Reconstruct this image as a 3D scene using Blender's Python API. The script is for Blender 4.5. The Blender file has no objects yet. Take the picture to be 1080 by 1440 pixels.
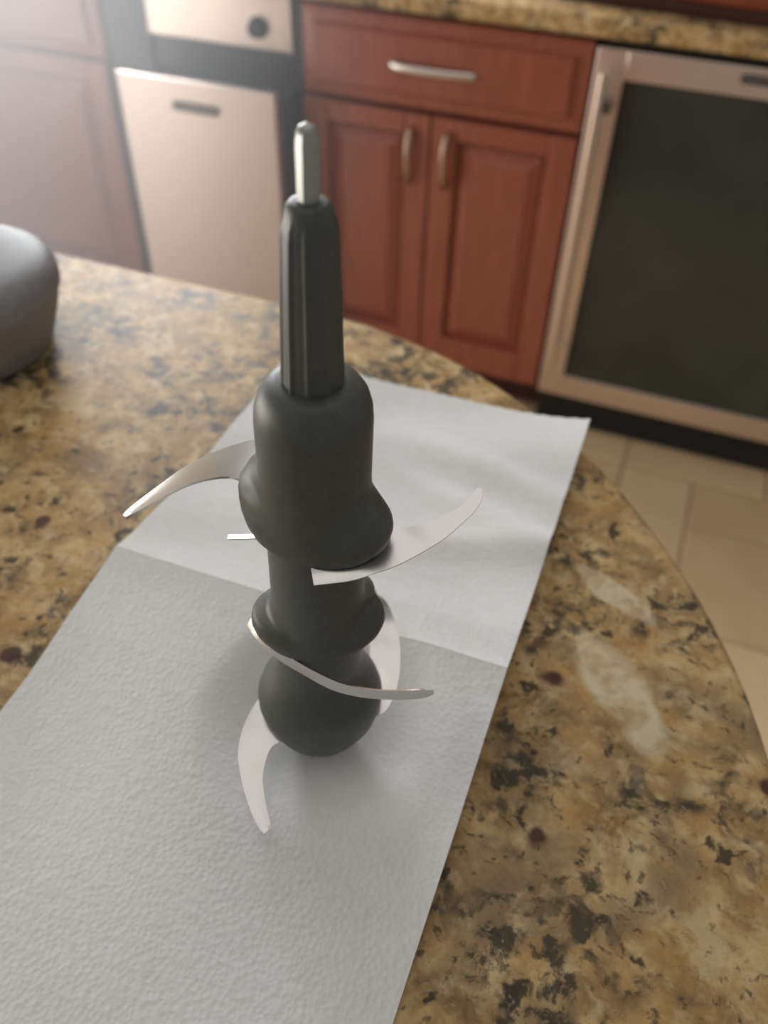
import bpy, bmesh, math, random
from mathutils import Vector, Matrix
random.seed(7)
sc = bpy.context.scene
COL = sc.collection

# ------------------------------------------------------------------ camera
cam = bpy.data.cameras.new('camera'); cam_o = bpy.data.objects.new('camera', cam); COL.objects.link(cam_o)
PITCH, ROLL, YAW, EYE, FPX = math.radians(44.5), math.radians(1.727), math.radians(-19.35), Vector((0, 0, 1.3655)), 1216.4
fwd = Vector((math.sin(YAW)*math.cos(PITCH), math.cos(YAW)*math.cos(PITCH), -math.sin(PITCH)))
rt = Vector((math.cos(YAW), -math.sin(YAW), 0)); up = rt.cross(fwd)
rt2 = rt*math.cos(ROLL) + up*math.sin(ROLL); up2 = -rt*math.sin(ROLL) + up*math.cos(ROLL)
m4 = Matrix((rt2, up2, -fwd)).transposed().to_4x4(); m4.translation = EYE
cam_o.matrix_world = m4
cam.sensor_fit = 'VERTICAL'; cam.sensor_height = 24; cam.lens = FPX/1440*24
cam.clip_start = 0.01
cam.dof.use_dof = True; cam.dof.focus_distance = 0.39; cam.dof.aperture_fstop = cam.lens/5.0
sc.camera = cam_o

# ------------------------------------------------------------------ world, exposure, lamps
w = bpy.data.worlds.new('world'); sc.world = w; w.use_nodes = True
bg = w.node_tree.nodes['Background']
bg.inputs[0].default_value = (1.0, 0.965, 0.915, 1); bg.inputs[1].default_value = 0.27
sc.view_settings.view_transform = 'Standard'; sc.view_settings.look = 'None'
sc.view_settings.exposure = 0.0; sc.view_settings.gamma = 1.0; sc.view_settings.use_curve_mapping = False

def area(name, loc, target, sx, sy, power, color):
    l = bpy.data.lights.new(name, 'AREA'); l.shape = 'RECTANGLE'; l.size = sx; l.size_y = sy; l.energy = power; l.color = color
    o = bpy.data.objects.new(name, l); COL.objects.link(o); o.location = loc
    o.rotation_euler = (Vector(target)-Vector(loc)).to_track_quat('-Z', 'Y').to_euler()
    return o
area('window_daylight', (-1.72, 2.44, 1.64), (-.55, .9, 1.0), 0.96, 0.90, 70, (0.94, 0.97, 1.0))     # window over the sink
area('glare_fill', (-1.68, 1.92, 1.34), (-1.25, 1.15, .75), 1.1, .16, 12, (0.96, 0.98, 1.0))             # added unseen strip to brighten the glare volume
area('patio_daylight', (-2.36, .10, .76), (0, .10, .70), 1.62, 1.35, 60, (1.0, 0.94, 0.86))             # glass door at the left
area('ceiling_fill', (-.35, .72, 2.45), (-.35, .72, 0), 1.5, 1.9, 4.3, (1.0, 0.95, 0.88))                # added panel standing in for a bright ceiling, mirrored in the blades
GLARE_DENSITY = 1.2  # density of the volume added to imitate lens glare

# ------------------------------------------------------------------ helpers
def tag(o, label=None, cat=None, group=None, kind=None):
    if label: o['label'] = label
    if cat: o['category'] = cat
    if group: o['group'] = group
    if kind: o['kind'] = kind
    return o
def empty(name, loc, label, cat, rz=0):
    o = bpy.data.objects.new(name, None); COL.objects.link(o); o.location = loc; o.rotation_euler = (0, 0, rz); o.empty_display_size = .05
    return tag(o, label, cat)
def obj(name, bm, mat, parent=None, smooth=False, label=None):
    me = bpy.data.meshes.new(name); bmesh.ops.recalc_face_normals(bm, faces=bm.faces[:]); bm.to_mesh(me); bm.free()
    if smooth:
        for p in me.polygons: p.use_smooth = True
        try: me.set_sharp_from_angle(angle=math.radians(40))
        except Exception: pass
    me.materials.append(mat)
    o = bpy.data.objects.new(name, me); COL.objects.link(o)
    if parent: o.parent = parent
    if label: o['label'] = label
    return o
def box(bm, x0, x1, y0, y1, z0, z1, bev=0.0, seg=2):
    r = bmesh.ops.create_cube(bm, size=1)
    for v in r['verts']:
        v.co = Vector(((x0+x1)/2+v.co.x*(x1-x0), (y0+y1)/2+v.co.y*(y1-y0), (z0+z1)/2+v.co.z*(z1-z0)))
    if bev:
        es = list({e for v in r['verts'] for e in v.link_edges})
        bmesh.ops.bevel(bm, geom=es, offset=bev, segments=seg, affect='EDGES', profile=.5)
    return bm
def boxes(*args, bev=0.0, seg=2):
    bm = bmesh.new()
    for a in args: box(bm, *a, bev=bev, seg=seg)
    return bm
def loft(rings, cap=True, bm=None):
    bm = bm or bmesh.new(); prev = None
    for ring in rings:
        vs = [bm.verts.new(p) for p in ring]
        if prev:
            n = len(vs)
            for i in range(n): bm.faces.new((prev[i], prev[(i+1) % n], vs[(i+1) % n], vs[i]))
        elif cap: bm.faces.new(vs[::-1])
        prev = vs
    if cap: bm.faces.new(prev)
    return bm
def spline(pts, n):
    P = [Vector(p) for p in pts]; out = []
    for k in range(n):
        t = k/(n-1)*(len(P)-1); i = min(int(t), len(P)-2); u = t-i
        p0 = P[i-1] if i else 2*P[0]-P[1]; p1 = P[i]; p2 = P[i+1]; p3 = P[i+2] if i+2 < len(P) else 2*P[-1]-P[-2]
        out.append(.5*((2*p1)+(p2-p0)*u+(2*p0-5*p1+4*p2-p3)*u*u+(3*p1-p0-3*p2+p3)*u**3))
    return out
def tube(pts, r, n=12, bm=None, flat=1.0):
    rings = []
    for i, p in enumerate(pts):
        t = (pts[min(i+1, len(pts)-1)]-pts[max(i-1, 0)]).normalized()
        a = t.cross(Vector((0, 1, 0.01))).normalized(); b = t.cross(a)
        rr = r[i] if isinstance(r, (list, tuple)) else r
        rings.append([p+a*math.cos(2*math.pi*k/n)*rr+b*math.sin(2*math.pi*k/n)*rr*flat for k in range(n)])
    return loft(rings, bm=bm)

# ------------------------------------------------------------------ materials
def new_mat(name):
    m = bpy.data.materials.new(name); m.use_nodes = True
    nt = m.node_tree; return m, nt, nt.nodes['Principled BSDF']
def nd(nt, t, **kw):
    n = nt.nodes.new(t)
    for k, v in kw.items():
        if k in n.inputs: n.inputs[k].default_value = v
        else: setattr(n, k, v)
    return n
def ramp(nt, src, stops, interp='LINEAR'):
    r = nt.nodes.new('ShaderNodeValToRGB'); r.color_ramp.interpolation = interp
    while len(r.color_ramp.elements) < len(stops): r.color_ramp.elements.new(.5)
    for e, (p, c) in zip(r.color_ramp.elements, stops):
        e.position = p; e.color = (*c, 1) if len(c) == 3 else c
    nt.links.new(src, r.inputs[0]); return r
def mix(nt, fac, a, b, mode='MIX'):
    n = nt.nodes.new('ShaderNodeMix'); n.data_type = 'RGBA'; n.blend_type = mode
    for s, v in ((0, fac), (6, a), (7, b)):
        if isinstance(v, (int, float)): n.inputs[s].default_value = v
        elif isinstance(v, tuple): n.inputs[s].default_value = (*v, 1)
        else: nt.links.new(v, n.inputs[s])
    return n.outputs[2]
def noise(nt, vec, scale, detail=4, rough=.55, dist=0.0, w=None):
    n = nd(nt, 'ShaderNodeTexNoise', Scale=scale, Detail=detail, Roughness=rough, Distortion=dist)
    nt.links.new(vec, n.inputs['Vector']); return n
def mapping(nt, vec, loc=(0, 0, 0), rot=(0, 0, 0), scale=(1, 1, 1)):
    n = nd(nt, 'ShaderNodeMapping'); n.inputs['Location'].default_value = loc; n.inputs['Rotation'].default_value = rot; n.inputs['Scale'].default_value = scale
    nt.links.new(vec, n.inputs['Vector']); return n.outputs[0]
def bump(nt, bsdf, h, strength, dist):
    b = nd(nt, 'ShaderNodeBump', Strength=strength, Distance=dist); nt.links.new(h, b.inputs['Height']); nt.links.new(b.outputs[0], bsdf.inputs['Normal'])
def plain(name, color, rough=.5, metal=0.0, nscale=60, namp=.12, bumpy=0.0, coat=0.0):
    m, nt, b = new_mat(name); tc = nd(nt, 'ShaderNodeTexCoord')
    n = noise(nt, tc.outputs['Object'], nscale, 3)
    lo = tuple(c*(1-namp) for c in color); hi = tuple(min(1, c*(1+namp)) for c in color)
    r = ramp(nt, n.outputs[0], [(.3, lo), (.7, hi)]); nt.links.new(r.outputs[0], b.inputs['Base Color'])
    b.inputs['Roughness'].default_value = rough; b.inputs['Metallic'].default_value = metal; b.inputs['Coat Weight'].default_value = coat
    if bumpy: bump(nt, b, n.outputs[0], bumpy, .001)
    return m
def wood_mat(name, dark, light, rough=.32, vertical=True):
    m, nt, b = new_mat(name); tc = nd(nt, 'ShaderNodeTexCoord')
    v = mapping(nt, tc.outputs['Object'], scale=(14, 14, 1.2) if vertical else (1.2, 14, 14))
    n = noise(nt, v, 5, 6, .6, 1.2); n2 = noise(nt, v, 40, 2, .5)
    c = ramp(nt, n.outputs[0], [(.28, dark), (.72, light)])
    c2 = mix(nt, .25, c.outputs[0], ramp(nt, n2.outputs[0], [(.35, dark), (.65, light)]).outputs[0])
    nt.links.new(c2, b.inputs['Base Color']); b.inputs['Roughness'].default_value = rough; b.inputs['Coat Weight'].default_value = .15
    b.inputs['Coat Roughness'].default_value = .25
    bump(nt, b, n2.outputs[0], .08, .0006); return m
def granite_mat(name, blotches=()):
    m, nt, b = new_mat(name); tc = nd(nt, 'ShaderNodeTexCoord'); P = tc.outputs['Object']
    wn = noise(nt, P, 30, 3); va = nd(nt, 'ShaderNodeVectorMath', operation='SUBTRACT'); nt.links.new(wn.outputs['Color'], va.inputs[0]); va.inputs[1].default_value = (.5, .5, .5)
    vs = nd(nt, 'ShaderNodeVectorMath', operation='SCALE'); vs.inputs['Scale'].default_value = .018; nt.links.new(va.outputs[0], vs.inputs[0])
    vd = nd(nt, 'ShaderNodeVectorMath', operation='ADD'); nt.links.new(P, vd.inputs[0]); nt.links.new(vs.outputs[0], vd.inputs[1]); V = vd.outputs[0]
    base = ramp(nt, noise(nt, V, 34, 8, .66).outputs[0], [(.28, (.17, .110, .050)), (.42, (.36, .228, .098)), (.52, (.52, .34, .150)), (.62, (.64, .455, .22)), (.76, (.72, .58, .35))]).outputs[0]
    def spot(loc, scale, lo, hi, amt, det=4, vec=None):
        return ramp(nt, noise(nt, mapping(nt, vec or V, loc), scale, det, .6).outputs[0], [(lo, (0, 0, 0)), (hi, (amt,)*3)]).outputs[0]
    base = mix(nt, spot((1, 2, 0), 40, .50, .66, .6, 6), base, (.46, .26, .085))           # rusty gold
    base = mix(nt, spot((4, 1, 2), 58, .54, .70, .75, 6), base, (.70, .56, .33))            # soft cream grains
    base = mix(nt, spot((3.1, 1.7, 0), 14, .51, .68, .75, 7), base, (.23, .17, .105))       # brown grey clouds
    base = mix(nt, spot((7.7, 2.2, 4), 33, .55, .66, .7, 6), base, (.72, .56, .32))          # pale patches
    cluster = spot((6.2, .9, 3), 15, .49, .58, 1.0, 4)
    fleck = spot((9.3, 4.2, 1), 80, .45, .54, .92, 5)
    base = mix(nt, mix(nt, 1.0, cluster, fleck, 'MULTIPLY'), base, (.058, .052, .036))       # clustered black minerals
    base = mix(nt, spot((8.1, 5.5, 7), 56, .62, .68, .9, 3), base, (.05, .042, .028))        # single dark grains
    base = mix(nt, spot((2.3, 7.2, 5), 130, .58, .68, .8, 4), base, (.07, .05, .03))      # fine dark specks
    base = mix(nt, spot((5.3, 3.2, 8), 210, .62, .72, .5, 3), base, (.50, .40, .26))         # fine pale specks
    # garnet dots
    vg = nd(nt, 'ShaderNodeTexVoronoi', Scale=20.0); nt.links.new(mapping(nt, V, (.4, .2, 0)), vg.inputs['Vector'])
    gd = ramp(nt, vg.outputs['Distance'], [(.10, (.9, .9, .9)), (.16, (0, 0, 0))]).outputs[0]
    base = mix(nt, gd, base, (.055, .022, .02))
    for (cx, cy, ang, hl, hw) in blotches:        # long pale feldspar inclusions of this slab
        q = mapping(nt, V, scale=(1, 1, 0)); t = nd(nt, 'ShaderNodeVectorMath', operation='SUBTRACT'); nt.links.new(q, t.inputs[0]); t.inputs[1].default_value = (cx, cy, 0)
        rr = nd(nt, 'ShaderNodeVectorRotate', rotation_type='Z_AXIS'); nt.links.new(t.outputs[0], rr.inputs['Vector']); rr.inputs['Angle'].default_value = -ang
        e = mapping(nt, rr.outputs[0], scale=(1/hl, 1/hw, 0)); ln = nd(nt, 'ShaderNodeVectorMath', operation='LENGTH'); nt.links.new(e, ln.inputs[0])
        f = ramp(nt, ln.outputs['Value'], [(.74, (.88, .88, .88)), (1.02, (0, 0, 0))]).outputs[0]
        cream = ramp(nt, noise(nt, V, 60, 4).outputs[0], [(.36, (.46, .35, .19)), (.56, (.72, .62, .42))]).outputs[0]
        base = mix(nt, f, base, cream)
    nt.links.new(base, b.inputs['Base Color']); b.inputs['Roughness'].default_value = .5; b.inputs['Specular IOR Level'].default_value = .22
    return m
def steel_mat(name, color=(.62, .60, .57), rough=.3, vec=(1, 1, 60), aniso=0.0):
    m, nt, b = new_mat(name); tc = nd(nt, 'ShaderNodeTexCoord')
    n = noise(nt, mapping(nt, tc.outputs['Object'], scale=vec), 20, 3)
    r = ramp(nt, n.outputs[0], [(.3, tuple(c*.94 for c in color)), (.7, color)]); nt.links.new(r.outputs[0], b.inputs['Base Color'])
    rr = ramp(nt, n.outputs[0], [(.3, (rough*.85,)*3), (.7, (rough*1.15,)*3)]); nt.links.new(rr.outputs[0], b.inputs['Roughness'])
    b.inputs['Metallic'].default_value = 1
    if aniso:                                  # brushed sideways: reflections smear up and down
        tg = nd(nt, 'ShaderNodeTangent', direction_type='RADIAL', axis='Z'); nt.links.new(tg.outputs[0], b.inputs['Tangent'])
        b.inputs['Anisotropic'].default_value = aniso; b.inputs['Anisotropic Rotation'].default_value = .25
    return m
def towel_mat():
    m, nt, b = new_mat('paper_towel_white'); tc = nd(nt, 'ShaderNodeTexCoord'); P = tc.outputs['Object']
    wv = nd(nt, 'ShaderNodeTexWave', Scale=32.0, Distortion=5.0, Detail=1.0); wv.inputs['Detail Scale'].default_value = .6; wv.wave_type = 'RINGS'; nt.links.new(P, wv.inputs['Vector'])
    vo = nd(nt, 'ShaderNodeTexVoronoi', Scale=330.0); nt.links.new(P, vo.inputs['Vector'])
    n = noise(nt, P, 90, 4)
    a = mix(nt, .18, vo.outputs['Distance'], wv.outputs[0]); h = mix(nt, .35, a, n.outputs[0])
    c = ramp(nt, n.outputs[0], [(.3, (.80, .80, .79)), (.7, (.84, .84, .835))]); nt.links.new(c.outputs[0], b.inputs['Base Color'])
    b.inputs['Roughness'].default_value = .95; b.inputs['Specular IOR Level'].default_value = .1
    bump(nt, b, h, .5, .0009); return m
def floor_tile_mat():
    m, nt, b = new_mat('travertine_tile'); tc = nd(nt, 'ShaderNodeTexCoord'); oi = nd(nt, 'ShaderNodeObjectInfo')
    n = noise(nt, tc.outputs['Object'], 9, 6, .6)
    c = ramp(nt, n.outputs[0], [(.3, (.58, .41, .235)), (.7, (.74, .55, .33))]).outputs[0]
    c = mix(nt, .45, c, ramp(nt, oi.outputs['Random'], [(0, (.56, .38, .21)), (1, (.78, .60, .37))]).outputs[0])
    nt.links.new(c, b.inputs['Base Color']); b.inputs['Roughness'].default_value = .45; bump(nt, b, n.outputs[0], .2, .002); return m
M = dict(
    cherry=wood_mat('cherry_wood', (.22, .062, .038), (.38, .112, .066)),
    breadwood=wood_mat('bread_box_wood', (.17, .040, .016), (.27, .07, .025), vertical=False),
    darkwood=wood_mat('dark_wood', (.035, .012, .010), (.06, .02, .016), vertical=False),
    gapwood=plain('shadow_gap_wood', (.05, .014, .010), .6),
    granite_island=granite_mat('granite_island', [(.039, .339, math.radians(-50), .052, .0195), (.024, .416, math.radians(-28), .038, .0100)]),
    granite=granite_mat('granite_counter'),
    steel=steel_mat('brushed_steel', (.86, .75, .67), .36),
    steel_drawer=steel_mat('compactor_steel', (.67, .56, .50), .36, aniso=.85),
    nickel=steel_mat('satin_nickel', (.75, .70, .64), .28),
    nickel_reflect=steel_mat('wood_reflection_nickel', (.50, .36, .27), .30),  # nickel with the cherry's brown reflection put into its colour
    glint=steel_mat('bright_edge_steel', (.9, .9, .9), .16, vec=(8, 8, 8)),
    blade=steel_mat('polished_blade_steel', (.84, .83, .82), .25, vec=(.5, .5, .5)),
    pin=steel_mat('pin_steel', (.42, .43, .41), .42, vec=(8, 8, 60)),
    blackplastic=plain('charcoal_plastic', (.075, .081, .073), .46, nscale=200, bumpy=.05),
    container=plain('dark_grey_plastic', (.23, .225, .235), .5, nscale=150),
    slot=plain('brown_grey_plastic', (.13, .095, .08), .5),
    black=plain('matte_black', (.012, .012, .012), .6),
    housing=plain('dark_grey_housing', (.035, .038, .042), .45),
    glass=plain('smoked_glass', (.040, .046, .039), .15, nscale=6, namp=.2),
    badge=plain('grey_badge', (.09, .08, .075), .35),
    grout=plain('grout', (.40, .29, .18), .9, nscale=40),
    tile=floor_tile_mat(),
    plaster=plain('warm_plaster', (.70, .64, .55), .9, nscale=30),
    white=plain('white_paint', (.75, .74, .72), .5),
    towel=towel_mat(),
)

# ------------------------------------------------------------------ setting
D = 1.782                                    # face plane of the cabinet run
fl = obj('floor', boxes((-2.4, 2.2, -1.2, 2.45, -.05, -.004)), M['grout']); tag(fl, kind='structure')
wb = obj('wall_back', boxes((-2.4, -2.2, 2.45, 2.55, -.05, 2.5), (-1.16, 2.2, 2.45, 2.55, -.05, 2.5), (-2.2, -1.16, 2.45, 2.55, -.05, 1.15), (-2.2, -1.16, 2.45, 2.55, 2.13, 2.5)), M['plaster']); tag(wb, kind='structure')
wl = obj('wall_left', boxes((-2.5, -2.4, -1.2, -.65, -.05, 2.5), (-2.5, -2.4, .95, 2.55, -.05, 2.5), (-2.5, -2.4, -.65, .95, 2.08, 2.5)), M['plaster']); tag(wl, kind='structure')
gm, gnt, gb = new_mat('clear_glass'); gb.inputs['Transmission Weight'].default_value = 1; gb.inputs['Roughness'].default_value = 0.0
wi = obj('window_1', boxes((-2.2, -2.15, 2.46, 2.54, 1.15, 2.13), (-1.21, -1.16, 2.46, 2.54, 1.15, 2.13), (-2.15, -1.21, 2.46, 2.54, 1.15, 1.20), (-2.15, -1.21, 2.46, 2.54, 2.08, 2.13), (-1.70, -1.66, 2.47, 2.53, 1.20, 2.08), bev=.004), M['white']); tag(wi, kind='structure')
for x0, x1 in ((-2.15, -1.70), (-1.66, -1.21)): obj('pane', boxes((x0, x1, 2.497, 2.503, 1.20, 2.08)), gm, wi)
do = obj('door_1', boxes((-2.49, -2.41, -.65, -.57, 0, 2.08), (-2.49, -2.41, .87, .95, 0, 2.08), (-2.49, -2.41, .11, .19, .08, 2.0), (-2.49, -2.41, -.57, .87, 0, .08), (-2.49, -2.41, -.57, .87, 2.0, 2.08), bev=.004), M['white']); tag(do, kind='structure')
for y0, y1 in ((-.57, .11), (.19, .87)): obj('pane', boxes((-2.453, -2.447, y0, y1, .08, 2.0)), gm, do)

# floor tiles: random modular pattern, with the joints seen beside the island fixed first
CX, CY, MX, MY = .183, 1.68, .165, .152
nx0, nx1, ny0, ny1 = -14, 10, -9, 1            # cell ranges; row j spans CY+j*MY .. CY+(j+1)*MY
taken = set(); rects = []
def put(i, j, a, b_):
    cells = [(i+p, j+q) for p in range(a) for q in range(b_)]
    if any(c in taken or not (nx0 <= c[0] < nx1 and ny0 <= c[1] < ny1) for c in cells): return False
    taken.update(cells); rects.append((i, j, a, b_)); return True
put(-1, 0, 2, 1); put(-2, 0, 1, 1); put(1, 0, 1, 1); put(-1, -2, 1, 2); put(0, -1, 2, 1) if False else None
put(0, -1, 2, 1); put(0, -3, 2, 2); put(-2, -2, 1, 2)
for j in range(ny0, ny1):
    for i in range(nx0, nx1):
        if (i, j) in taken: continue
        for s in random.sample([(2, 2), (1, 2), (2, 1), (3, 2), (1, 1)], 5):
            if put(i, j, *s): break
tm = {}
for (i, j, a, b_) in rects:
    g = .003
    if (a, b_) not in tm:
        o = obj('tile', boxes((g-a*MX/2, a*MX/2-g, g-b_*MY/2, b_*MY/2-g, -.012, 0), bev=.0025, seg=1), M['tile'], fl); tm[(a, b_)] = o.data
    else:
        o = bpy.data.objects.new('tile', tm[(a, b_)]); COL.objects.link(o); o.parent = fl
    o.location = (CX+(i+a/2)*MX, CY+(j+b_/2)*MY, random.uniform(-.0012, 0))

# ------------------------------------------------------------------ worktop along the wall
ct = obj('worktop', boxes((-2.4, 1.6, 1.752, 2.45, .886, .922), bev=.008, seg=3), M['granite'], smooth=True)
tag(ct, 'gold and brown granite worktop over the run of wall cabinets and appliances', 'countertop')

# ------------------------------------------------------------------ cabinets
def raised_door(x0, x1, z0, z1, parent, handle_side, handle=True, stile=.055):
    y = D
    tr, br = .042, .080
    bm = boxes((x0, x0+stile, y-.022, y, z0, z1), (x1-stile, x1, y-.022, y, z0, z1), (x0+stile, x1-stile, y-.022, y, z1-tr, z1), (x0+stile, x1-stile, y-.022, y, z0, z0+br), bev=.003, seg=2)
    box(bm, x0+stile-.001, x1-stile+.001, y-.005, y-.001, z0+br-.001, z1-tr+.001)
    d = obj('door', bm, M['cherry'], parent)
    a0, a1, c0, c1 = x0+stile+.007, x1-stile-.007, z0+br+.007, z1-tr-.007
    def rect(i, yy): return [(a0+i, yy, c0+i), (a1-i, yy, c0+i), (a1-i, yy, c1-i), (a0+i, yy, c1-i)]
    obj('raised_panel', loft([rect(0, y-.004), rect(.001, y-.008), rect(.024, y-.019), rect(.027, y-.0215), rect(.029, y-.0215)]), M['cherry'], d)
    if handle:
        hx = x0+.034 if handle_side < 0 else x1-.042
        hz = z1-.085
        pts = spline([(hx, y-.018, hz+.058), (hx, y-.036, hz+.046), (hx, y-.043, hz), (hx, y-.036, hz-.046), (hx, y-.018, hz-.058)], 17)
        obj('handle', tube(pts, [.006+.002*math.sin(math.pi*k/16) for k in range(17)], 10), M['nickel_reflect'], d, True, 'arched nickel door handle with brown wood reflection in its colour')
    return d
def drawer_front(x0, x1, z0, z1, parent, handle=True):
    def rect(i, yy): return [(x0+i, yy, z0+i), (x1-i, yy, z0+i), (x1-i, yy, z1-i), (x0+i, yy, z1-i)]
    d = obj('drawer', loft([rect(0, D), rect(0, D-.010), rect(.004, D-.013), rect(.026, D-.015), rect(.032, D-.024), rect(.034, D-.024)]), M['cherry'], parent)
    if handle:
        cx, cz = (x0+x1)/2-.010, (z0+z1)/2-.003
        pts = spline([(cx-.088, D-.020, cz), (cx-.084, D-.030, cz), (cx-.05, D-.036, cz), (cx, D-.038, cz), (cx+.05, D-.036, cz), (cx+.084, D-.030, cz), (cx+.088, D-.020, cz)], 25)
        obj('handle', tube(pts, .0075, 10, flat=.6), M['nickel'], d, True, 'bright satin nickel drawer pull')
    return d
def cabinet(name, x0, x1, label, splits, handles=True, zs=(.105, .700, .708, .876)):
    t = empty(name, ((x0+x1)/2, D+.3, 0), label, 'cabinet')
    bm = boxes((x0+.002, x1-.002, D+.001, 2.40, .10, .885), (x0+.002, x1-.002, D+.06, 2.38, .0, .10))
    c = obj('carcass', bm, M['gapwood'], t)
    drawer_front(x0+.004, x1-.004, zs[2], zs[3], t, handles)
    n = len(splits)-1
    for k in range(n): raised_door(splits[k]+.002, splits[k+1]-.002, zs[0], zs[1], t, 1 if k == 0 else -1, handles)
    for ch in t.children: ch.matrix_parent_inverse = Matrix.Translation(-t.location)
    return t
cabinet('base_cabinet', -.834, -.232, 'red cherry base cabinet with a wide drawer over two raised panel doors', [-.832, -.540, -.234])
cabinet('base_cabinet', -1.93, -1.318, 'cherry base cabinet at far left behind the glare, beside the steel trash compactor', [-1.928, -1.320], handles=False)

# ------------------------------------------------------------------ trash compactor with its drawer pulled out
t = empty('trash_compactor', (-1.076, D+.3, 0), 'stainless trash compactor with dark knob and its front drawer pulled out', 'appliance')
def rel(o, root): o.matrix_parent_inverse = Matrix.Translation(-root.location); return o
rel(obj('housing', boxes((-1.316, -.836, D+.012, 2.36, .0, .884), (-1.316, -1.205, D, D+.012, .05, .884), (-.852, -.836, D, D+.012, .05, .884), bev=.002), M['housing'], t), t)
cp = rel(obj('control_panel', boxes((-1.203, -.854, D-.008, D+.012, .774, .882), bev=.004), M['steel_drawer'], t), t)
bm = loft([[(-.932+r*math.cos(a), yy, .818+r*math.sin(a)) for a in [2*math.pi*k/24 for k in range(24)]] for r, yy in ((.021, D-.008), (.021, D-.014), (.017, D-.017), (.0155, D-.030), (.013, D-.032))])
box(bm, -.9345, -.9295, D-.036, D-.031, .806, .830, bev=.001)
obj('knob', bm, M['black'], cp, True, 'round black knob')
dr = rel(obj('drawer', boxes((-1.219, -.842, 1.652, 1.674, .085, .733), bev=.004), M['steel_drawer'], t, label='tall brushed steel drawer front pulled forward'), t)
obj('drawer_box', boxes((-1.205, -.856, 1.672, 2.2, .12, .70), bev=.002), M['housing'], dr)
hb = boxes((-1.083, -.976, 1.640, 1.653, .676, .689), (-1.080, -.979, 1.646, 1.653, .671, .692), bev=.003)
obj('handle', hb, M['slot'], dr, label='narrow dark recessed pull')

# ------------------------------------------------------------------ wine fridge
t = empty('wine_fridge', (.082, D+.3, 0), 'stainless framed wine fridge with dark glass door under the worktop', 'fridge')
X0, X1, Z0, Z1 = -.228, .392, .096, .871
rel(obj('body', boxes((X0+.003, X1-.003, D+.004, 2.36, .0, .882)), M['black'], t), t)
rel(obj('toe_kick', boxes((X0+.003, X1-.003, D-.004, D+.004, .004, .088), *[(X0+.02, X1-.02, D-.007, D-.004, z, z+.006) for z in (.02, .035, .05, .065)]), M['black'], t), t)
bm = boxes((X0, X0+.055, D-.022, D, Z0, Z1), (X1-.055, X1, D-.022, D, Z0, Z1), (X0+.055, X1-.055, D-.022, D, Z1-.051, Z1), (X0+.055, X1-.055, D-.022, D, Z0, Z0+.057), bev=.002)
fr = rel(obj('door_frame', bm, M['steel'], t), t)
obj('glass_pane', boxes((X0+.054, X1-.054, D-.014, D-.006, Z0+.056, Z1-.050)), M['glass'], fr)
bm = tube([Vector((-.207, D-.052, z)) for z in (.20, .25, .5, .75, .80, .838)], .010, 14)
obj('handle', bm, M['steel'], fr, True, 'long vertical steel bar handle')
for z, bm_ in ((.772, M['slot']), (.245, M['steel'])): obj('handle_bracket', boxes((-.2145, -.184, D-.046, D-.020, z-.008, z+.008), bev=.002), bm_, fr)
N = 32
bm = loft([[(.082+s*(.045*(1 if math.cos(a) > 0 else -1)+.0085*math.cos(a)), yy, .851+s*.0085*math.sin(a)) for a in [2*math.pi*(k+.5)/N for k in range(N)]] for s, yy in ((1, D-.022), (1, D-.0245), (.93, D-.0255))])
obj('badge', bm, M['badge'], fr, label='dark grey oval maker badge')

# ------------------------------------------------------------------ wooden box on the worktop
t = empty('bread_box', (.30, 1.937, .922), 'reddish brown wooden box standing on the worktop above the wine fridge', 'box', math.radians(-4))
obj('plinth', boxes((-.615, .30, -.150, .14, 0, .022), bev=.002), M['darkwood'], t, label='dark base strip')
obj('box_body', boxes((-.612, .297, -.146, .14, .022, .20), bev=.006), M['breadwood'], t)
obj('lid', boxes((-.618, .303, -.152, .144, .20, .218), bev=.005), M['breadwood'], t)

# ------------------------------------------------------------------ island
t = empty('kitchen_island', (-.4, .1, 0), 'kitchen island with rounded speckled granite top', 'island')
edge = spline([(-.40, .6765, 0), (-.352, .6765, 0), (-.257, .672, 0), (-.163, .647, 0), (-.087, .608, 0), (-.002, .543, 0), (.074, .449, 0), (.124, .352, 0), (.153, .24, 0), (.166, .12, 0), (.155, 0, 0), (.11, -.12, 0), (.02, -.22, 0), (-.12, -.27, 0), (-.30, -.28, 0)], 90)
left_end = [Vector((-.80+.12*math.cos(a), -.16+.12*math.sin(a), 0)) for a in [-math.pi/2-math.pi/2*k/8 for k in range(9)]] + [Vector((-.80+.12*math.cos(a), .5565+.12*math.sin(a), 0)) for a in [math.pi-math.pi/2*k/8 for k in range(9)]]
outline = left_end[9:] + edge + left_end[:9]
def inset(pts, d):
    n = len(pts); out = []
    for i, p in enumerate(pts):
        a = (p-pts[i-1]); b_ = (pts[(i+1) % n]-p)
        na = Vector((-a.y, a.x, 0)).normalized(); nb = Vector((-b_.y, b_.x, 0)).normalized(); q = (na+nb)
        q = q/(max(.35, q.length_squared/2)) if q.length > 1e-6 else na
        out.append(p-q*d)
    return out
rings = []
for k in range(9):
    a = math.pi*k/8 - math.pi/2
    rings.append([Vector((p.x, p.y, .8975+.0175*math.sin(a))) for p in inset(outline, .011*(1-math.cos(a)))])
top = rel(obj('countertop', loft(rings), M['granite_island'], t, True), t)
rel(obj('island_base', boxes((-.80, -.28, -.12, .44, .09, .879), (-.78, -.32, -.10, .40, 0, .09), bev=.003), M['cherry'], t), t)

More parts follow.
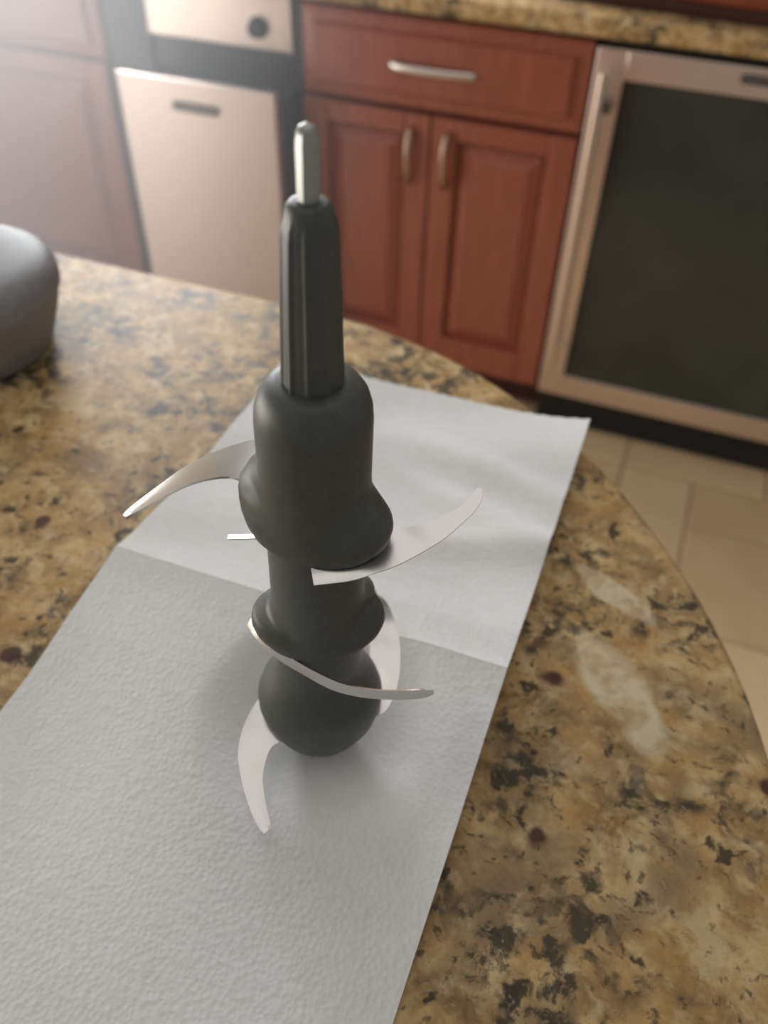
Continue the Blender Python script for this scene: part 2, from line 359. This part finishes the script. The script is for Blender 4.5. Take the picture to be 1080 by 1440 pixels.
# ------------------------------------------------------------------ paper towel, two joined sheets
t = empty('paper_towel', (-.165, .314, .915), 'white embossed paper towel of two joined sheets under the blade', 'paper towel')
def th(x, y):                                 # height above the granite, metres; x across, y from the perforation
    flat = min(1, max(0, (math.hypot(x-.046, y+.066)-.028)/.05)); flat = flat*flat*(3-2*flat)
    ridge = (.021*math.exp(-abs(y)/.11) if y < 0 else .018*math.exp(-abs(y)/.075)+.003*math.exp(-abs(y)/.015))
    wav = .0014*(math.sin(34*x+21*y+.6)+1) + .0010*(math.sin(63*y-17*x+2)+1) if y > 0 else .0014*(math.sin(30*x+25*y-1.3)-math.sin(30*x-1.3)) + .0012*(1+math.sin(48*y+20*x))*min(1, -y/.06)
    wav *= min(1, abs(y)/.03)
    corner = .010*max(0, (x-.04)/.095)**2*max(0, (y-.12)/.13)**2 if (x > .04 and y > .12) else 0
    wave2 = (.0062*math.exp(-((y-.205+.28*x)/.017)**2)+.0042*math.exp(-((y-.165+.36*x)/.014)**2)+.003*math.exp(-((y-.08-.30*x)/.016)**2))*max(0, min(1, (x+.02)/.08)) if y > 0 else 0
    return .0008 + max(0, flat*(ridge+wav)) + corner + wave2
def sheet(y0, y1):
    bm = bmesh.new(); nx, ny = 72, 72; top, bot = [], []
    for j in range(ny+1):
        r0, r1 = [], []
        for i in range(nx+1):
            x = -.136+.272*i/nx; y = y0+(y1-y0)*j/ny; z = th(x, y)
            xx = x
            yy = y + (.0006*math.sin(i*1.9+j) if (j in (0, ny) and abs(y) > .1) else 0)
            r0.append(bm.verts.new((xx, yy, z))); r1.append(bm.verts.new((xx, yy, z-.0004)))
        top.append(r0); bot.append(r1)
    for j in range(ny):
        for i in range(nx):
            bm.faces.new((top[j][i], top[j][i+1], top[j+1][i+1], top[j+1][i])); bm.faces.new((bot[j][i], bot[j+1][i], bot[j+1][i+1], bot[j][i+1]))
    for i in range(nx):
        for j in (0, ny): bm.faces.new((top[j][i], top[j][i+1], bot[j][i+1], bot[j][i]))
    for j in range(ny):
        for i in (0, nx): bm.faces.new((top[j][i], top[j+1][i], bot[j+1][i], bot[j][i]))
    return bm
obj('sheet', sheet(.0, .268), M['towel'], t, True)
obj('sheet', sheet(-.268, -.0003), M['towel'], t, True)

# ------------------------------------------------------------------ dark container at the island's far left
t = empty('plastic_container', (-.57, .497, .915), 'dark grey round plastic canister on the granite beside the paper towel', 'canister')
def disc(r, z, n=64): return [(r*math.cos(2*math.pi*k/n), r*math.sin(2*math.pi*k/n), z) for k in range(n)]
obj('body', loft([disc(.062, 0), disc(.066, .002), disc(.068, .006), disc(.080, .040), disc(.0835, .056)]), M['container'], t, True)
obj('lid', loft([disc(.0835, .056), disc(.0855, .057), disc(.086, .062), disc(.0855, .070), disc(.083, .076), disc(.076, .081), disc(.064, .084), disc(.045, .0855), disc(.012, .086)]), M['container'], t, True)

# ------------------------------------------------------------------ blender blade assembly
BL = Vector((-.121, .245, .9160))
t = empty('blade_assembly', BL, 'upright charcoal blender blade shaft with curved steel blades on white paper towel', 'blender blade')
LX, LY = .0143, .0086                         # the shaft leans a little
def ring(z, rf, n=64):
    out = []
    for k in range(n):
        a = 2*math.pi*k/n; r = rf(a) if callable(rf) else rf
        out.append((r*math.cos(a)+LX*z, r*math.sin(a)+LY*z, z))
    return out
def lobes(base, left, right, th0, p):
    return lambda a: base+(right if math.cos(a-th0) > 0 else left)*abs(math.cos(a-th0))**p
def lobed(base, amp, th0, p=2.0, amp2=0, th2=0):
    return lambda a: base+max(amp*abs(math.cos(a-th0))**p, amp2*max(0, math.cos(a-th2))**8)
def prof(zr, n=64): return loft([ring(z, r, n) for z, r in zr])
def flute(base, amp, n=10, ph=.3): return lambda a: base+amp*max(0, math.cos(n*a+ph))**2
# lowest hub: bowl that stands on the towel
t0 = math.radians(20)
obj('lower_hub', prof([(0, .0125), (.001, .0145), (.008, .0195), (.018, .0265), (.028, lobed(.0298, .002, t0)), (.038, lobed(.031, .003, t0)), (.046, lobed(.031, .003, t0)), (.053, lobed(.030, .002, t0)), (.060, lobed(.0275, .001, t0)), (.066, .0246), (.071, .0229), (.075, .0222)]), M['blackplastic'], t, True)
obj('lower_tube', prof([(.066, .0222), (.103, .0222)]), M['blackplastic'], t, True)
t1 = math.radians(22)
tb = math.radians(52)
obj('middle_hub', prof([(.1015, .0225), (.1025, lobed(.0236, .0058, t1, 2)), (.106, lobed(.0238, .0086, t1, 2.4)), (.109, lobed(.0236, .0098, t1, 3)), (.113, lobed(.0232, .0094, t1, 4, .0060, tb)), (.1152, lobed(.0230, .0080, t1, 5, .0078, tb)), (.1165, lobed(.0229, .0035, t1, 5, .0080, tb)), (.1185, lobed(.0228, .0012, t1, 5, .0076, tb)), (.122, lobed(.0227, .0005, t1, 5, .0052, tb)), (.127, lobed(.0226, 0, t1, 5, .0012, tb)), (.129, .0225)], 120), M['blackplastic'], t, True)
obj('middle_tube', prof([(.120, .0226), (.175, .0226)]), M['blackplastic'], t, True)
t2 = math.radians(-4)
t2b = math.radians(-13)
obj('upper_hub', prof([(.1725, .0228), (.1733, lobes(.0246, .0066, .0080, t2, 2.2)), (.176, lobes(.0246, .0088, .0102, t2, 2.4)), (.181, lobes(.0245, .0108, .0112, t2, 2.8)), (.185, lobes(.0244, .0120, .0109, t2, 3.8)), (.189, lobes(.0243, .0124, .0090, t2, 5)), (.1925, lobes(.0242, .0121, .0062, t2, 6)), (.196, lobes(.0242, .0110, .0030, t2b, 7)), (.1985, lobes(.0241, .0094, .0009, t2b, 8)), (.202, lobes(.0241, .0060, .0002, t2b, 8)), (.2055, lobes(.0240, .0020, 0, t2b, 8)), (.208, .0239)], 144), M['blackplastic'], t, True)
obj('collar', prof([(.180, .0240), (.234, .0241), (.240, .0236), (.245, .0222), (.249, .0198), (.251, .0172), (.252, .0138)]), M['blackplastic'], t, True)
obj('drive_shaft', prof([(.246, flute(.0118, .0010)), (.256, flute(.0114, .0010)), (.285, flute(.0104, .0010)), (.312, flute(.0094, .0009)), (.316, flute(.0091, .0006)), (.3185, .0086), (.3215, .0080), (.3232, .0066), (.3235, .0050)], 120), M['blackplastic'], t, True)
obj('drive_pin', prof([(.321, .0041), (.3425, .0041), (.3452, .0037), (.3472, .0027), (.348, .0010)], 8), M['pin'], t, True, 'short rounded steel pin')

def blade(inn, out, bevel=.55, thick=1.4, n=40, upv=(0, 0, 1), edge=.35):
    A = spline(inn, n); B = spline(out, n); rings = []
    for i in range(n):
        a, b_ = A[i]/1000, B[i]/1000
        tg = (A[min(i+1, n-1)]+B[min(i+1, n-1)]-A[max(i-1, 0)]-B[max(i-1, 0)]).normalized()
        wv = (b_-a); nrm = tg.cross(wv).normalized()
        if nrm.dot(Vector(upv)) < 0: nrm = -nrm
        h = nrm*thick/2000
        c = a.lerp(b_, bevel)
        rings.append([a+h, a.lerp(b_, bevel*.5)+h, c+h, b_+h*edge, b_-h*edge, c-h, a-h])
    return loft(rings)
obj('blade', blade(
    [(10.5,-22.5,172.0), (24.7,-14.8,172.0), (31.3,-2.3,172.0), (33.2,14.5,172.0), (39.1,14.9,172.0), (46.0,19.6,172.0), (53.1,26.7,173.0), (59.1,34.5,174.0), (62.3,41.2,176.0), (64.4,46.4,178.0)],
    [(14.5,-28.8,169.5), (27.3,-21.2,169.5), (35.1,-14.6,170.0), (43.6,-6.9,171.0), (51.1,2.8,172.0), (57.4,13.6,172.0), (62.3,24.1,173.0), (65.9,33.2,174.0), (67.7,40.3,176.0), (67.0,45.9,178.0)]), M['blade'], t, True)
obj('blade', blade(
    [(-19.9,31.6,175.0), (-28.2,21.7,175.0), (-37.3,13.8,175.0), (-45.1,11.5,177.0), (-50.4,3.6,181.0), (-53.5,-8.8,187.0), (-54.8,-23.1,193.0), (-54.8,-37.2,199.0), (-54.9,-46.6,203.0), (-55.3,-51.5,205.0)],
    [(-27.0,51.4,175.0), (-37.3,48.5,175.0), (-47.5,43.2,175.0), (-54.5,33.1,177.0), (-60.4,17.8,181.0), (-62.1,0.0,187.0), (-61.4,-18.0,193.0), (-59.7,-33.7,199.0), (-58.3,-44.4,203.0), (-57.3,-51.0,205.0)]), M['blade'], t, True)
obj('blade', blade(
    [(-32.7, -6.1, 99.0), (-25.0, -12.1, 99.0), (-11.1, -18.6, 99.0), (4.9, -23.0, 99.0), (21.1, -25.6, 99.0), (32.0, -25.2, 99.0), (43.9, -22.7, 99.0), (55.0, -18.4, 99.0), (62.8, -14.9, 99.0), (66.4, -10.8, 94.0)],
    [(-34.2, -8.1, 94.9), (-26.3, -14.3, 94.9), (-11.6, -21.4, 94.9), (4.5, -25.3, 94.9), (20.1, -28.3, 94.9), (32.5, -27.7, 94.9), (44.5, -24.9, 94.9), (56.0, -20.6, 94.9), (63.6, -16.7, 94.9), (67.4, -12.8, 94.0)], upv=(.3, -.8, .5), edge=.8), M['blade'], t, True)
obj('blade', blade(
    [(18.9, 18.5, 105.5), (5.9, 27.0, 115.5), (-5.5, 28.2, 125.5), (-18.2, 23.0, 133.5), (-36.1, 15.4, 135.5), (-44.3, 11.9, 135.5), (-50.5, 9.2, 135.5)],
    [(20.7, 21.3, 104.5), (7.1, 30.2, 114.5), (-6.1, 31.6, 124.5), (-19.6, 26.2, 132.5), (-37.5, 18.6, 134.5), (-45.7, 15.1, 134.5), (-51.9, 12.4, 134.5)], edge=1, bevel=.9, thick=.9), M['glint'], t, True)
obj('blade', blade(
    [ (-14.1,-2.5,30.0), (-9.2,-17.8,30.0), (-10.1,-28.8,29.5), (-13.5,-33.4,28.0), (-13.6,-41.3,26.0), (-11.3,-50.0,24.0), (-6.8,-57.6,22.0), (-2.2,-64.1,20.0), (1.5,-68.5,18.5), (3.2,-71.3,18.0) ],
    [ (-29.9,12.1,30.0), (-31.3,1.0,30.0), (-33.9,-13.9,29.5), (-33.7,-28.5,28.0), (-29.9,-42.2,26.0), (-22.4,-53.8,24.0), (-14.6,-62.8,22.0), (-7.0,-70.1,20.0), (-2.1,-73.6,18.5), (1.3,-74.9,18.0) ]), M['blade'], t, True)
obj('blade', blade(
    [(14.9,6.3,30.0), (19.8,15.8,30.0), (19.0,27.8,31.0), (16.3,36.0,33.0), (13.1,44.1,35.0), (9.7,51.6,38.0), (6.7,59.4,41.0), (5.0,65.8,45.0), (4.3,71.2,48.0), (4.1,74.1,50.0)],
    [(29.8,1.3,30.0), (35.8,8.0,30.0), (37.6,18.0,31.0), (36.4,30.5,33.0), (32.5,43.5,35.0), (28.1,53.2,38.0), (22.8,61.1,41.0), (17.3,67.2,45.0), (12.5,70.3,48.0), (6.5,73.9,50.0)], bevel=.6), M['blade'], t, True)

# ------------------------------------------------------------------ added volume imitating lens glare
if GLARE_DENSITY:
    hm = bpy.data.materials.new('glare_volume'); hm.use_nodes = True; nt = hm.node_tree; nt.nodes.clear()
    o_ = nt.nodes.new('ShaderNodeOutputMaterial'); v = nd(nt, 'ShaderNodeVolumeScatter', Anisotropy=.3); nt.links.new(v.outputs[0], o_.inputs['Volume'])
    tc = nd(nt, 'ShaderNodeTexCoord'); sp = nd(nt, 'ShaderNodeSeparateXYZ'); nt.links.new(tc.outputs['Object'], sp.inputs[0])
    mr = nd(nt, 'ShaderNodeMapRange'); mr.interpolation_type = 'SMOOTHERSTEP'; nt.links.new(sp.outputs['X'], mr.inputs['Value'])
    for k, val in (('From Min', -.30), ('From Max', -1.5), ('To Min', 0.0), ('To Max', GLARE_DENSITY)): mr.inputs[k].default_value = val
    nt.links.new(mr.outputs[0], v.inputs['Density'])
    hz = obj('glare_volume', boxes((-2.34, -.30, .72, 1.62, .01, 2.2)), hm); tag(hz, 'added pale volume standing in for lens glare, thickest at upper left', 'glare_volume', kind='stuff')
